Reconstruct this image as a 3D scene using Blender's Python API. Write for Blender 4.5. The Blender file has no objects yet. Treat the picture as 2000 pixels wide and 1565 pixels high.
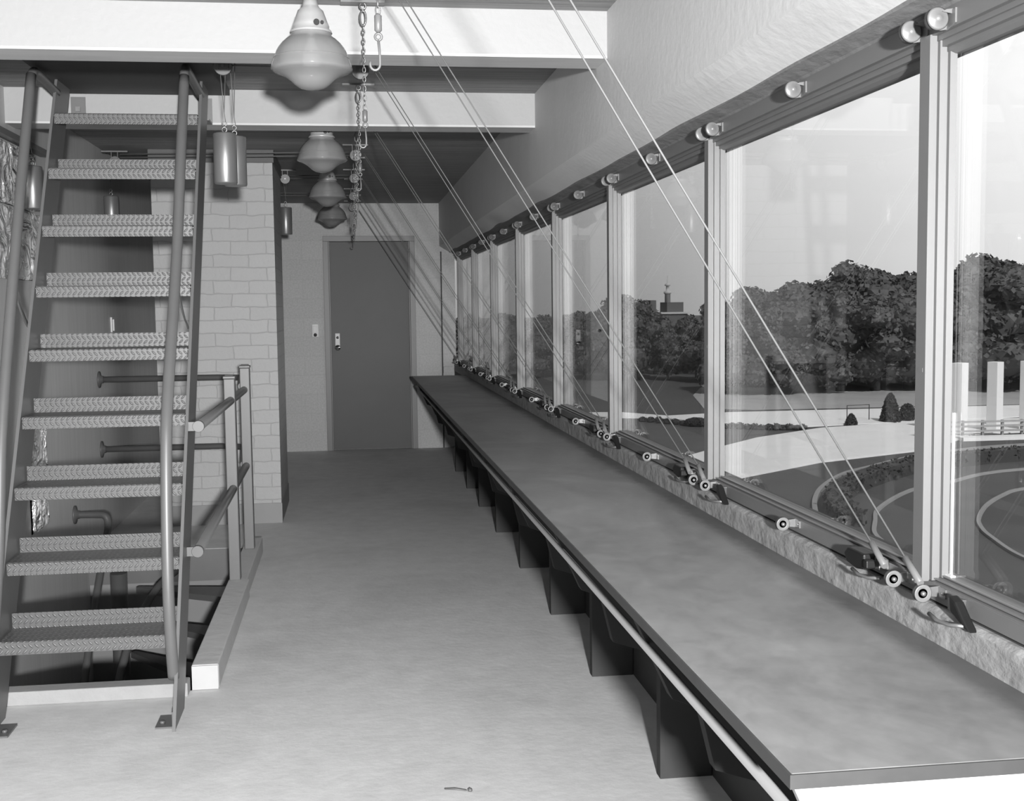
import bpy, bmesh, math, random
from mathutils import Vector, Matrix, noise
SC = bpy.context.scene
COL = SC.collection
random.seed(7)
PI = math.pi

# ------------------------------------------------------------------ camera
cam = bpy.data.cameras.new('camera')
cam.sensor_width = 36.0
cam.lens = 2330.0 / 2000.0 * 36.0
cam.clip_end = 2000
cam_ob = bpy.data.objects.new('camera', cam)
COL.objects.link(cam_ob)
_y, _p, _r = 0.1363061, -0.07914851, -0.01181235
_f = Vector((math.sin(_y) * math.cos(_p), math.cos(_y) * math.cos(_p), math.sin(_p)))
_rt = Vector((math.cos(_y), -math.sin(_y), 0))
_up = _rt.cross(_f)
_r2 = _rt * math.cos(_r) + _up * math.sin(_r)
_u2 = -_rt * math.sin(_r) + _up * math.cos(_r)
mw = Matrix((_r2, _u2, -_f)).transposed().to_4x4()
mw.translation = Vector((0, 0, 1.5))
cam_ob.matrix_world = mw
SC.camera = cam_ob

# ------------------------------------------------------------------ world, sun, flash, exposure
SC.view_settings.view_transform = 'Standard'
SC.view_settings.look = 'None'
SC.view_settings.gamma = 1.0
SC.view_settings.use_curve_mapping = False
SC.view_settings.exposure = 0.0

w = bpy.data.worlds.new('sky')
SC.world = w
w.use_nodes = True
nt = w.node_tree
nt.nodes.clear()
tc = nt.nodes.new('ShaderNodeTexCoord')
sp = nt.nodes.new('ShaderNodeSeparateXYZ')
nt.links.new(tc.outputs['Generated'], sp.inputs[0])
def wmath(op, a, b):
    n = nt.nodes.new('ShaderNodeMath'); n.operation = op
    for i, v in enumerate((a, b)):
        if isinstance(v, (int, float)): n.inputs[i].default_value = v
        else: nt.links.new(v, n.inputs[i])
    return n.outputs[0]
v = wmath('ADD', wmath('ADD', wmath('MULTIPLY', sp.outputs['X'], 0.95), wmath('MULTIPLY', sp.outputs['Z'], 1.5)), 0.17)
v = wmath('MINIMUM', wmath('MAXIMUM', v, 0.12), 0.88)
# unseen sky above the view is dimmed so less daylight comes indoors
v = wmath('MULTIPLY', v, wmath('SUBTRACT', 1.0, wmath('MULTIPLY', wmath('MINIMUM', wmath('MAXIMUM', wmath('SUBTRACT', sp.outputs['Z'], 0.26), 0.0), 0.3), 2.6)))
bg = nt.nodes.new('ShaderNodeBackground')
bg.inputs['Strength'].default_value = 1.4
nt.links.new(v, bg.inputs['Color'])
wo = nt.nodes.new('ShaderNodeOutputWorld')
nt.links.new(bg.outputs[0], wo.inputs[0])

sun = bpy.data.lights.new('sun', 'SUN')
sun.energy = 3.0
sun.angle = math.radians(1.0)
sun_ob = bpy.data.objects.new('sun', sun)
COL.objects.link(sun_ob)
sun_ob.rotation_euler = Vector((-0.05, 0.76, -0.62)).to_track_quat('-Z', 'Y').to_euler()

flash = bpy.data.lights.new('camera_flash', 'SPOT')   # the photographer's flash bulb and reflector, up and right of the lens
flash.energy = 3100
flash.spot_size = math.radians(84)
flash.spot_blend = 1.0
flash.shadow_soft_size = 0.06
flash_ob = bpy.data.objects.new('camera_flash', flash)
flash_ob.location = (0.19, -1.25, 1.585)
COL.objects.link(flash_ob)
flash_ob.rotation_euler = Vector((-.50, 6, .12)).to_track_quat('-Z', 'Y').to_euler()

# ------------------------------------------------------------------ materials
MATS = {}
def mat(name, val, rough=0.6, metal=0.0, var=0.0, scale=4.0, bump=0.0, bscale=60.0, stretch=None,
        trans=0.0, spec=0.5, ior=1.5, stains=0.0, sscale=1.0, extra=None, bdist=0.01):
    if name in MATS: return MATS[name]
    m = bpy.data.materials.new(name); m.use_nodes = True
    t = m.node_tree; b = t.nodes['Principled BSDF']
    b.inputs['Base Color'].default_value = (val, val, val, 1)
    b.inputs['Roughness'].default_value = rough
    b.inputs['Metallic'].default_value = metal
    b.inputs['Specular IOR Level'].default_value = spec
    b.inputs['Transmission Weight'].default_value = trans
    b.inputs['IOR'].default_value = ior
    L = t.links.new
    co = t.nodes.new('ShaderNodeTexCoord').outputs['Object']
    if stretch:
        mp = t.nodes.new('ShaderNodeMapping'); mp.inputs['Scale'].default_value = stretch
        L(co, mp.inputs[0]); cs = mp.outputs[0]
    else: cs = co
    def mth(op, a, bb=0.0):
        n = t.nodes.new('ShaderNodeMath'); n.operation = op
        for i, vv in enumerate((a, bb)):
            if isinstance(vv, (int, float)): n.inputs[i].default_value = vv
            else: L(vv, n.inputs[i])
        return n.outputs[0]
    col = None
    if var:
        n = t.nodes.new('ShaderNodeTexNoise'); n.inputs['Scale'].default_value = scale
        n.inputs['Detail'].default_value = 6; n.inputs['Roughness'].default_value = 0.6
        L(cs, n.inputs['Vector'])
        col = mth('ADD', mth('MULTIPLY', mth('SUBTRACT', n.outputs['Fac'], 0.5), 4 * var * val), val)
    if stains:
        n = t.nodes.new('ShaderNodeTexNoise'); n.inputs['Scale'].default_value = sscale
        n.inputs['Detail'].default_value = 4; n.inputs['Distortion'].default_value = 0.6
        L(cs, n.inputs['Vector'])
        s = mth('SUBTRACT', 1.0, mth('MULTIPLY', mth('MAXIMUM', mth('SUBTRACT', n.outputs['Fac'], 0.5), 0.0), stains * 6))
        col = mth('MULTIPLY', col if col is not None else val, s)
    if col is not None:
        col = mth('MAXIMUM', col, 0.01)
        L(col, b.inputs['Base Color'])
    if bump:
        n = t.nodes.new('ShaderNodeTexNoise'); n.inputs['Scale'].default_value = bscale
        n.inputs['Detail'].default_value = 5
        L(cs, n.inputs['Vector'])
        bn = t.nodes.new('ShaderNodeBump'); bn.inputs['Strength'].default_value = bump
        bn.inputs['Distance'].default_value = bdist
        L(n.outputs['Fac'], bn.inputs['Height']); L(bn.outputs[0], b.inputs['Normal'])
    if extra: extra(m, t, b, co, mth, L)
    MATS[name] = m
    return m

def brick_extra(m, t, b, co, mth, L):
    sx = t.nodes.new('ShaderNodeSeparateXYZ'); L(co, sx.inputs[0])
    cb = t.nodes.new('ShaderNodeCombineXYZ')
    L(mth('ADD', sx.outputs['X'], sx.outputs['Y']), cb.inputs[0]); L(sx.outputs['Z'], cb.inputs[1])
    nz = t.nodes.new('ShaderNodeTexNoise'); nz.inputs['Scale'].default_value = 9; L(co, nz.inputs['Vector'])
    mx = t.nodes.new('ShaderNodeVectorMath'); mx.operation = 'MULTIPLY_ADD'
    L(nz.outputs['Color'], mx.inputs[0]); mx.inputs[1].default_value = (.03, .03, 0); L(cb.outputs[0], mx.inputs[2])
    br = t.nodes.new('ShaderNodeTexBrick')
    br.inputs['Scale'].default_value = 1.0
    br.inputs['Brick Width'].default_value = 2.4; br.inputs['Row Height'].default_value = 0.9
    br.inputs['Mortar Size'].default_value = 0.04; br.inputs['Mortar Smooth'].default_value = 0.6
    br.inputs['Color1'].default_value = (.34, .34, .34, 1); br.inputs['Color2'].default_value = (.315, .315, .315, 1)
    br.inputs['Mortar'].default_value = (.29, .29, .29, 1)
    vs = t.nodes.new('ShaderNodeVectorMath'); vs.operation = 'SCALE'; vs.inputs['Scale'].default_value = 10.0
    L(mx.outputs[0], vs.inputs[0]); L(vs.outputs[0], br.inputs['Vector']); L(br.outputs['Color'], b.inputs['Base Color'])
    n2 = t.nodes.new('ShaderNodeTexNoise'); n2.inputs['Scale'].default_value = 50; L(co, n2.inputs['Vector'])
    bn = t.nodes.new('ShaderNodeBump'); bn.inputs['Strength'].default_value = 0.5; bn.inputs['Distance'].default_value = 0.008
    h = mth('ADD', mth('MULTIPLY', br.outputs['Fac'], -1.0), mth('MULTIPLY', n2.outputs['Fac'], 0.5))
    L(h, bn.inputs['Height']); L(bn.outputs[0], b.inputs['Normal'])

def block_extra(m, t, b, co, mth, L):
    sx = t.nodes.new('ShaderNodeSeparateXYZ'); L(co, sx.inputs[0])
    cb = t.nodes.new('ShaderNodeCombineXYZ')
    L(mth('ADD', sx.outputs['X'], sx.outputs['Y']), cb.inputs[0]); L(sx.outputs['Z'], cb.inputs[1])
    br = t.nodes.new('ShaderNodeTexBrick'); br.inputs['Scale'].default_value = 1.0
    br.inputs['Brick Width'].default_value = 0.4; br.inputs['Row Height'].default_value = 0.2
    br.inputs['Mortar Size'].default_value = 0.005
    br.inputs['Color1'].default_value = (.44, .44, .44, 1); br.inputs['Color2'].default_value = (.42, .42, .42, 1)
    br.inputs['Mortar'].default_value = (.41, .41, .41, 1)
    L(cb.outputs[0], br.inputs['Vector'])
    n2 = t.nodes.new('ShaderNodeTexNoise'); n2.inputs['Scale'].default_value = 60; n2.inputs['Detail'].default_value = 5
    L(co, n2.inputs['Vector'])
    c = t.nodes.new('ShaderNodeMix'); c.data_type = 'RGBA'; c.blend_type = 'MULTIPLY'; c.inputs[0].default_value = 1
    k = mth('ADD', mth('MULTIPLY', n2.outputs['Fac'], 0.5), 0.75)
    L(br.outputs['Color'], c.inputs[6]); L(k, c.inputs[7]); L(c.outputs[2], b.inputs['Base Color'])
    bn = t.nodes.new('ShaderNodeBump'); bn.inputs['Strength'].default_value = 0.35; bn.inputs['Distance'].default_value = 0.006
    L(mth('ADD', n2.outputs['Fac'], mth('MULTIPLY', br.outputs['Fac'], -0.8)), bn.inputs['Height']); L(bn.outputs[0], b.inputs['Normal'])

def tread_extra(m, t, b, co, mth, L):
    # raised lozenge pattern of safety plate: short bars alternating at +-45 degrees
    sx = t.nodes.new('ShaderNodeSeparateXYZ'); L(co, sx.inputs[0])
    X = sx.outputs['X']; V = mth('ADD', sx.outputs['Y'], sx.outputs['Z'])
    P = 0.021
    u = mth('DIVIDE', X, P); vv = mth('DIVIDE', V, P)
    cell = mth('MODULO', mth('ABSOLUTE', mth('FLOOR', vv)), 2.0)
    fu = mth('SUBTRACT', mth('FRACT', u), 0.5); fv = mth('SUBTRACT', mth('FRACT', vv), 0.5)
    a = mth('ADD', fu, fv); c = mth('SUBTRACT', fu, fv)
    def bar(p, q):
        return mth('MAXIMUM', mth('SUBTRACT', 1.0, mth('ADD', mth('POWER', mth('MULTIPLY', p, 1.25), 2.0), mth('POWER', mth('MULTIPLY', q, 3.6), 2.0))), 0.0)
    h = mth('ADD', mth('MULTIPLY', bar(a, c), cell), mth('MULTIPLY', bar(c, a), mth('SUBTRACT', 1.0, cell)))
    bn = t.nodes.new('ShaderNodeBump'); bn.inputs['Strength'].default_value = 1.0; bn.inputs['Distance'].default_value = 0.004
    L(h, bn.inputs['Height']); L(bn.outputs[0], b.inputs['Normal'])
    cc = mth('ADD', 0.085, mth('MULTIPLY', h, 0.07)); L(cc, b.inputs['Base Color'])

def board_extra(m, t, b, co, mth, L):
    # board marks left by the formwork, running across the room
    sx = t.nodes.new('ShaderNodeSeparateXYZ'); L(co, sx.inputs[0])
    n = t.nodes.new('ShaderNodeTexNoise'); n.inputs['Scale'].default_value = 3
    mp = t.nodes.new('ShaderNodeMapping'); mp.inputs['Scale'].default_value = (0.6, 9, 1); L(co, mp.inputs[0]); L(mp.outputs[0], n.inputs['Vector'])
    fr = mth('FRACT', mth('DIVIDE', sx.outputs['Y'], 0.19))
    edge = mth('LESS_THAN', fr, 0.05)
    c = mth('ADD', 0.21, mth('MULTIPLY', mth('SUBTRACT', n.outputs['Fac'], .5), .16))
    c = mth('SUBTRACT', c, mth('MULTIPLY', edge, 0.06))
    L(c, b.inputs['Base Color'])
    bn = t.nodes.new('ShaderNodeBump'); bn.inputs['Strength'].default_value = .5; bn.inputs['Distance'].default_value = .01
    L(mth('ADD', n.outputs['Fac'], edge), bn.inputs['Height']); L(bn.outputs[0], b.inputs['Normal'])

M_floor = mat('concrete_floor', 0.6, .65, var=.09, scale=9, bump=.12, bscale=30, stains=.10, sscale=1.3)
def counter_extra(m, t, b, co, mth, L):
    # cloudy wear over the linoleum and a darker rubbed band along its back edge
    sx = t.nodes.new('ShaderNodeSeparateXYZ'); L(co, sx.inputs[0])
    def nz(sc, det, dist, stretch):
        mp = t.nodes.new('ShaderNodeMapping'); mp.inputs['Scale'].default_value = stretch; L(co, mp.inputs[0])
        n = t.nodes.new('ShaderNodeTexNoise'); n.inputs['Scale'].default_value = sc; n.inputs['Detail'].default_value = det
        n.inputs['Distortion'].default_value = dist; n.inputs['Roughness'].default_value = .62
        L(mp.outputs[0], n.inputs['Vector']); return n.outputs['Fac']
    big = nz(1.6, 5, 1.2, (1, .8, 1)); mid = nz(7, 6, .8, (1.5, 1, 1)); fine = nz(40, 3, 0, (1, 1, 1))
    c = mth('ADD', .175, mth('MULTIPLY', mth('SUBTRACT', big, .5), .22))
    c = mth('ADD', c, mth('MULTIPLY', mth('SUBTRACT', mid, .5), .13))
    c = mth('ADD', c, mth('MULTIPLY', mth('SUBTRACT', fine, .5), .03))
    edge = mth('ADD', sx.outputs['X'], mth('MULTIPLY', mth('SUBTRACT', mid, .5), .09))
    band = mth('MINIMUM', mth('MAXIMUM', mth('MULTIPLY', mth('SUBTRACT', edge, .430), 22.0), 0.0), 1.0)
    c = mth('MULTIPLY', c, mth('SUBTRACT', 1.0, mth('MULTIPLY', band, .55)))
    L(mth('MAXIMUM', c, .02), b.inputs['Base Color'])
    L(mth('ADD', .38, mth('MULTIPLY', mid, .3)), b.inputs['Roughness'])
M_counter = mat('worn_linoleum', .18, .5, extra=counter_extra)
M_edge = mat('counter_edging', 0.035, .5, var=.2, scale=9)
M_beamw = mat('white_painted_concrete', 0.3, .6, var=.01, scale=8, bump=.15, bscale=40)
M_beamu = mat('bare_beam_soffit', 0.45, .7, var=.12, scale=6, stretch=(.5, 4, 1))
M_header = mat('painted_header', 0.52, .6, var=.04, scale=3, bump=.25, bscale=30, bdist=.005)
M_ceiling = mat('board_marked_ceiling', 0.2, .75, extra=board_extra)
M_brick = mat('painted_brick', .6, .6, extra=brick_extra)
M_block = mat('block_wall', .45, .7, extra=block_extra)
M_base = mat('dark_base_paint', 0.2, .55, var=.05)
M_cap = mat('grey_lintel', 0.1, .7, var=.05)
M_wood = mat('grained_wood_panel', 0.42, .5, var=.10, scale=5, stretch=(1, 4, .35))
M_door = mat('door_paint', 0.042, .5, var=.10, scale=2.5, bump=.05, bscale=8)
M_doorframe = mat('door_frame_paint', 0.11, .42, var=.03)
M_rough = mat('rough_sill_concrete', 0.2, .8, var=.22, scale=24, bump=.8, bscale=30, stretch=(1, .6, 1))
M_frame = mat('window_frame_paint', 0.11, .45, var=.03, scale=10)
M_mull = mat('mullion_paint', 0.12, .38, var=.03, scale=10)
M_steel = mat('grey_painted_steel', 0.1, .42, var=.05, scale=12, spec=.6)
M_steeld = mat('dark_painted_steel', 0.07, .45, var=.05, scale=12)
M_tread = mat('safety_plate', 0.14, .42, spec=.6, extra=tread_extra)
M_zinc = mat('galvanised_metal', 0.2, .35, metal=.7, var=.06, scale=30)
M_cast = mat('cast_aluminium', .42, .32, metal=.35, var=.04, scale=20)
M_pulley = mat('white_enamel_pulley', 0.11, .35)
M_black = mat('black_rubber', .008, .45, spec=.25)
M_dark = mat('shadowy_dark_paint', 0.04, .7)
M_cord = mat('white_cord', 0.1, .7)
M_wire = mat('thin_wire', .10, .5)
M_weight = mat('weight_metal', 0.19, .35, metal=.55, var=.04, scale=14)
M_under = mat('under_counter_shade', 0.03, .7)  # wall colour darkened to hold the shade under the counter
M_under2 = mat('support_shade', 0.05, .95, var=.04, spec=.05)  # pale supports, with the counter's shade put into their colour
M_white = mat('white_panel', 0.42, .5)
M_pipe = mat('pale_pipe_paint', 0.12, .4)
M_chrome = mat('chrome', .85, .12, metal=1)
M_plate = mat('pale_plate', 0.5, .4)
M_shaft = mat('stairwell_paint', 0.2, .7, var=.04)
M_grass = mat('mown_grass', 0.075, .9, var=.14, scale=.4, bump=.3, bscale=3)
M_meadow = mat('dry_meadow', .38, .9, var=.14, scale=.25)
M_gravel = mat('pale_gravel', 0.85, .9, var=.05, scale=.8, bump=.2, bscale=6)
M_kerb = mat('pale_kerb', 0.3, .8, var=.05)
M_pylon = mat('white_pylon', 0.85, .7, var=.02)
M_leaf = mat('leaf', 0.075, .65, var=.25, scale=.8)
M_leafd = mat('dark_leaf', 0.038, .7, var=.2, scale=1.2)
M_bark = mat('bark', .05, .9, var=.2, scale=3)
M_bldw = mat('pale_render', .5, .8)
M_bldd = mat('dark_brickwork', .10, .8)

def foil_extra(m, t, b, co, mth, L):
    n = t.nodes.new('ShaderNodeTexNoise'); n.inputs['Scale'].default_value = 7; n.inputs['Detail'].default_value = 3; n.inputs['Distortion'].default_value = 1.5
    L(co, n.inputs['Vector'])
    bn = t.nodes.new('ShaderNodeBump'); bn.inputs['Strength'].default_value = 1; bn.inputs['Distance'].default_value = .12
    L(n.outputs['Fac'], bn.inputs['Height']); L(bn.outputs[0], b.inputs['Normal'])
M_foil = mat('crumpled_foil', .85, .3, metal=.6, extra=foil_extra)

def glass_mat():
    m = bpy.data.materials.new('window_glass'); m.use_nodes = True
    t = m.node_tree; b = t.nodes['Principled BSDF']
    t.nodes.remove(b)
    out = t.nodes['Material Output']
    tr = t.nodes.new('ShaderNodeBsdfTransparent'); tr.inputs[0].default_value = (.93, .93, .93, 1)
    gl = t.nodes.new('ShaderNodeBsdfGlossy'); gl.inputs['Roughness'].default_value = 0.0; gl.inputs[0].default_value = (1, 1, 1, 1)
    fr = t.nodes.new('ShaderNodeFresnel')
    ge = t.nodes.new('ShaderNodeNewGeometry'); mr = t.nodes.new('ShaderNodeMapRange')   # same pane reflectance from both faces
    mr.inputs['To Min'].default_value = 1.4; mr.inputs['To Max'].default_value = 1 / 1.4
    t.links.new(ge.outputs['Backfacing'], mr.inputs['Value']); t.links.new(mr.outputs[0], fr.inputs[0])
    mx = t.nodes.new('ShaderNodeMixShader')
    t.links.new(fr.outputs[0], mx.inputs[0]); t.links.new(tr.outputs[0], mx.inputs[1]); t.links.new(gl.outputs[0], mx.inputs[2])
    t.links.new(mx.outputs[0], out.inputs['Surface'])
    return m
M_glass = glass_mat()

def lampglass_mat():
    """thin pressed glass: part clear, part frosted, with a glossy skin"""
    m = bpy.data.materials.new('ribbed_lamp_glass'); m.use_nodes = True
    t = m.node_tree; t.nodes.remove(t.nodes['Principled BSDF']); out = t.nodes['Material Output']; L = t.links.new
    def nd(k, c): n = t.nodes.new(k); n.inputs[0].default_value = (c, c, c, 1); return n
    tr = nd('ShaderNodeBsdfTransparent', .85); df = nd('ShaderNodeBsdfDiffuse', .33); tl = nd('ShaderNodeBsdfTranslucent', .5)
    gl = nd('ShaderNodeBsdfGlossy', .9); gl.inputs['Roughness'].default_value = .16
    def mix(f, a, b):
        n = t.nodes.new('ShaderNodeMixShader')
        if isinstance(f, float): n.inputs[0].default_value = f
        else: L(f, n.inputs[0])
        L(a, n.inputs[1]); L(b, n.inputs[2]); return n.outputs[0]
    body = mix(.30, mix(.35, df.outputs[0], tl.outputs[0]), tr.outputs[0])
    lw = t.nodes.new('ShaderNodeLayerWeight'); lw.inputs[0].default_value = .18
    L(mix(lw.outputs['Fresnel'], body, gl.outputs[0]), out.inputs['Surface'])
    return m
M_lampglass = lampglass_mat()

# ------------------------------------------------------------------ building helpers
ORG = {}
def tag(o, label=None, cat=None, group=None, kind=None):
    if label: o['label'] = label
    if cat: o['category'] = cat
    if group: o['group'] = group
    if kind: o['kind'] = kind
    return o

def empty(name, loc, label, cat, group=None, kind=None):
    o = bpy.data.objects.new(name, None); COL.objects.link(o)
    o.empty_display_size = .05
    o.location = loc; ORG[o.name] = Vector(loc)
    return tag(o, label, cat, group, kind)

class MB:
    def __init__(s): s.bm = bmesh.new()
    def box(s, x0, x1, y0, y1, z0, z1):
        v = [s.bm.verts.new((x, y, z)) for x in (x0, x1) for y in (y0, y1) for z in (z0, z1)]
        for f in ((0, 1, 3, 2), (4, 6, 7, 5), (0, 4, 5, 1), (2, 3, 7, 6), (0, 2, 6, 4), (1, 5, 7, 3)):
            s.bm.faces.new([v[i] for i in f])
        return s
    def prism(s, pts, axis, a0, a1):
        """pts: 2D outline in the plane normal to axis, extruded from a0 to a1"""
        def P(p, a):
            return {'x': (a, p[0], p[1]), 'y': (p[0], a, p[1]), 'z': (p[0], p[1], a)}[axis]
        A = [s.bm.verts.new(P(p, a0)) for p in pts]; B = [s.bm.verts.new(P(p, a1)) for p in pts]
        n = len(pts)
        s.bm.faces.new(A); s.bm.faces.new(B[::-1])
        for i in range(n):
            s.bm.faces.new((A[i], B[i], B[(i + 1) % n], A[(i + 1) % n]))
        return s
    def tube(s, pts, r, n=10, cap=True):
        pts = [Vector(p) for p in pts]; rings = []
        up0 = None
        for i, p in enumerate(pts):
            if i == 0: d = pts[1] - p
            elif i == len(pts) - 1: d = p - pts[i - 1]
            else: d = (pts[i + 1] - p).normalized() + (p - pts[i - 1]).normalized()
            d.normalize()
            if up0 is None: up0 = Vector((0, 0, 1)) if abs(d.z) < .9 else Vector((1, 0, 0))
            a = d.cross(up0).normalized(); b = a.cross(d).normalized(); up0 = b
            rr = r[i] if isinstance(r, (list, tuple)) else r
            rings.append([s.bm.verts.new(p + (a * math.cos(2 * PI * k / n) + b * math.sin(2 * PI * k / n)) * rr) for k in range(n)])
        for A, B in zip(rings, rings[1:]):
            for k in range(n):
                f = s.bm.faces.new((A[k], A[(k + 1) % n], B[(k + 1) % n], B[k])); f.smooth = True
        if cap:
            s.bm.faces.new(rings[0][::-1]); s.bm.faces.new(rings[-1])
        return s
    def lathe(s, prof, c, n=32, axis='z', ribs=0, ribamp=0):
        """prof: list of (radius, height along axis)"""
        c = Vector(c); rings = []
        for r, h in prof:
            ring = []
            for k in range(n):
                a = 2 * PI * k / n
                rr = r * (1 + (ribamp * (k % 2) if ribs else 0))
                u, v_ = rr * math.cos(a), rr * math.sin(a)
                p = {'z': (u, v_, h), 'x': (h, u, v_), 'y': (u, h, v_)}[axis]
                ring.append(s.bm.verts.new(c + Vector(p)))
            rings.append(ring)
        for A, B in zip(rings, rings[1:]):
            for k in range(n):
                f = s.bm.faces.new((A[k], A[(k + 1) % n], B[(k + 1) % n], B[k])); f.smooth = True
        if prof[0][0] > 1e-5: s.bm.faces.new(rings[0][::-1])
        if prof[-1][0] > 1e-5: s.bm.faces.new(rings[-1])
        return s
    def torus(s, c, R, r, nx=12, ny=6, ax=Vector((1, 0, 0)), ay=Vector((0, 0, 1)), sx=1, sy=1):
        c = Vector(c); az = ax.cross(ay); rings = []
        for i in range(nx):
            a = 2 * PI * i / nx
            d = ax * math.cos(a) + ay * math.sin(a)
            p = c + ax * math.cos(a) * R * sx + ay * math.sin(a) * R * sy
            rings.append([s.bm.verts.new(p + d * r * math.cos(2 * PI * k / ny) + az * r * math.sin(2 * PI * k / ny)) for k in range(ny)])
        for i in range(nx):
            A = rings[i]; B = rings[(i + 1) % nx]
            for k in range(ny):
                f = s.bm.faces.new((A[k], A[(k + 1) % ny], B[(k + 1) % ny], B[k])); f.smooth = True
        return s
    def build(s, name, m, parent=None, origin=None, bevel=0):
        if parent is not None: org = ORG[parent.name]
        else: org = Vector(origin) if origin is not None else Vector((0, 0, 0))
        bmesh.ops.recalc_face_normals(s.bm, faces=s.bm.faces[:])
        if org.length > 0: bmesh.ops.translate(s.bm, verts=s.bm.verts[:], vec=-org)
        me = bpy.data.meshes.new(name); s.bm.to_mesh(me); s.bm.free()
        me.materials.append(m)
        o = bpy.data.objects.new(name, me); COL.objects.link(o)
        if parent is not None: o.parent = parent
        else: o.location = org
        ORG[o.name] = org
        if bevel:
            bv = o.modifiers.new('bevel', 'BEVEL'); bv.width = bevel; bv.segments = 2; bv.limit_method = 'ANGLE'
        return o

def copy_tree(o, parent=None):
    c = o.copy(); COL.objects.link(c)
    if parent is not None: c.parent = parent
    for ch in list(o.children): copy_tree(ch, c)
    return c
def place(proto, loc, label, group=None, rz=0):
    o = copy_tree(proto); o.location = loc; o.rotation_euler = (0, 0, rz)
    o['label'] = label
    if group: o['group'] = group
    return o
def struct(o, label, cat=None):
    return tag(o, label, cat, None, 'structure')

XL, YB, YN, ZC = -1.62, 12.65, -2.8, 2.585
XW = 1.141

# ------------------------------------------------------------------ room shell
OX0, OX1, OY0, OY1 = XL, -.64, 4.74, 7.60       # stair opening in the floor
b = MB()
b.box(XL - .2, 1.35, YN - .2, OY0, -.2, 0); b.box(XL - .2, 1.35, OY1, YB + .2, -.2, 0); b.box(OX1, 1.35, OY0, OY1, -.2, 0)
bmesh.ops.remove_doubles(b.bm, verts=b.bm.verts[:], dist=1e-4)
struct(b.build('floor', M_floor), 'bare grey concrete floor with a stair opening at the left', 'floor')
struct(MB().box(XL - .2, 1.35, YN - .2, YB + .2, ZC, ZC + .25).build('ceiling', M_ceiling), 'dark concrete ceiling with board marks', 'ceiling')
struct(MB().box(XL - .2, XL, YN, YB, -2.7, ZC).build('wall_left', M_wood), 'grained grey panelling on the left behind the ladder', 'wall')
struct(MB().box(XL - .2, 1.35, YN - .2, YN, 0, ZC).build('wall_front', M_block), 'wall behind the photographer', 'wall')
# end wall with a door hole
DX0, DX1, DZ = -.178, .664, 2.19
b = MB().box(XL, DX0 - .055, YB, YB + .2, 0, ZC).box(DX1 + .055, XW, YB, YB + .2, 0, ZC).box(DX0 - .055, DX1 + .055, YB, YB + .2, DZ + .055, ZC)
struct(b.build('wall_back', M_block), 'pale block end wall around the grey door', 'wall')
# door
b = MB().box(DX0 - .055, DX0, YB - .02, YB + .14, 0, DZ).box(DX1, DX1 + .055, YB - .02, YB + .14, 0, DZ).box(DX0 - .055, DX1 + .055, YB - .02, YB + .14, DZ, DZ + .055)
b.box(DX0, DX0 + .012, YB + .0, YB + .03, 0, DZ).box(DX1 - .012, DX1, YB + .0, YB + .03, 0, DZ)
door = struct(b.build('door_1', M_doorframe, origin=(DX0, YB, 0), bevel=.002), 'flush grey door in the far end wall', 'door')
MB().box(DX0 + .003, DX1 - .003, YB + .03, YB + .075, .006, DZ - .003).build('door_leaf', M_door, door)
b = MB().box(-.128, -.078, YB + .022, YB + .03, 1.06, 1.235)
pl_ = b.build('lock_plate', M_plate, door, bevel=.003)
b = MB().lathe([(.012, 0), (.012, -.03), (.026, -.036), (.030, -.05), (.024, -.064), (0, -.068)], (-.102, YB + .022, 1.085), 20, 'y')
b.build('door_knob', M_chrome, pl_)
b = MB().lathe([(.014, 0), (.014, -.012), (0, -.014)], (-.102, YB + .022, 1.19), 16, 'y'); b.build('lock_cylinder', M_chrome, pl_)
# conduit / joint strip beside the door and base trim
struct(MB().box(.988, 1.001, YB - .014, YB, 0, 2.08).build('trim_1', M_dark), 'thin dark vertical strip on the end wall by the windows', 'trim')
struct(MB().box(1.001, 1.10, YB - .05, YB, .80, .865).build('trim_2', M_block), 'short pale ledge low on the end wall beside the windows', 'trim')
# brick pier
pier = MB().box(-1.30, -.485, 8.45, 9.40, .14, 2.50).build('wall_pier', M_brick)
struct(pier, 'painted brick pier behind the ladder', 'wall')
struct(MB().box(-1.305, -.48, 8.44, 9.41, 0, .14).build('baseboard_pier', M_base), 'dark painted base of the brick pier', 'baseboard')
struct(MB().box(-1.31, -.475, 8.43, 9.42, 2.50, ZC).build('trim_3', M_cap), 'dark lintel over the brick pier', 'trim')
# beams
def beam(name, y0, y1, label):
    o = struct(MB().box(XL, .985, y0, y1, 2.423, ZC).build(name, M_beamw), label, 'beam')
    MB().box(XL, .985, y0 + .001, y1 + .004, 2.413, 2.4235).build('soffit', M_beamu, o)
beam('trim_4', 4.43, 4.62, 'white concrete beam crossing the room nearest the camera')
beam('trim_5', 6.15, 6.33, 'white concrete beam crossing the room behind the ladder')
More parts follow.
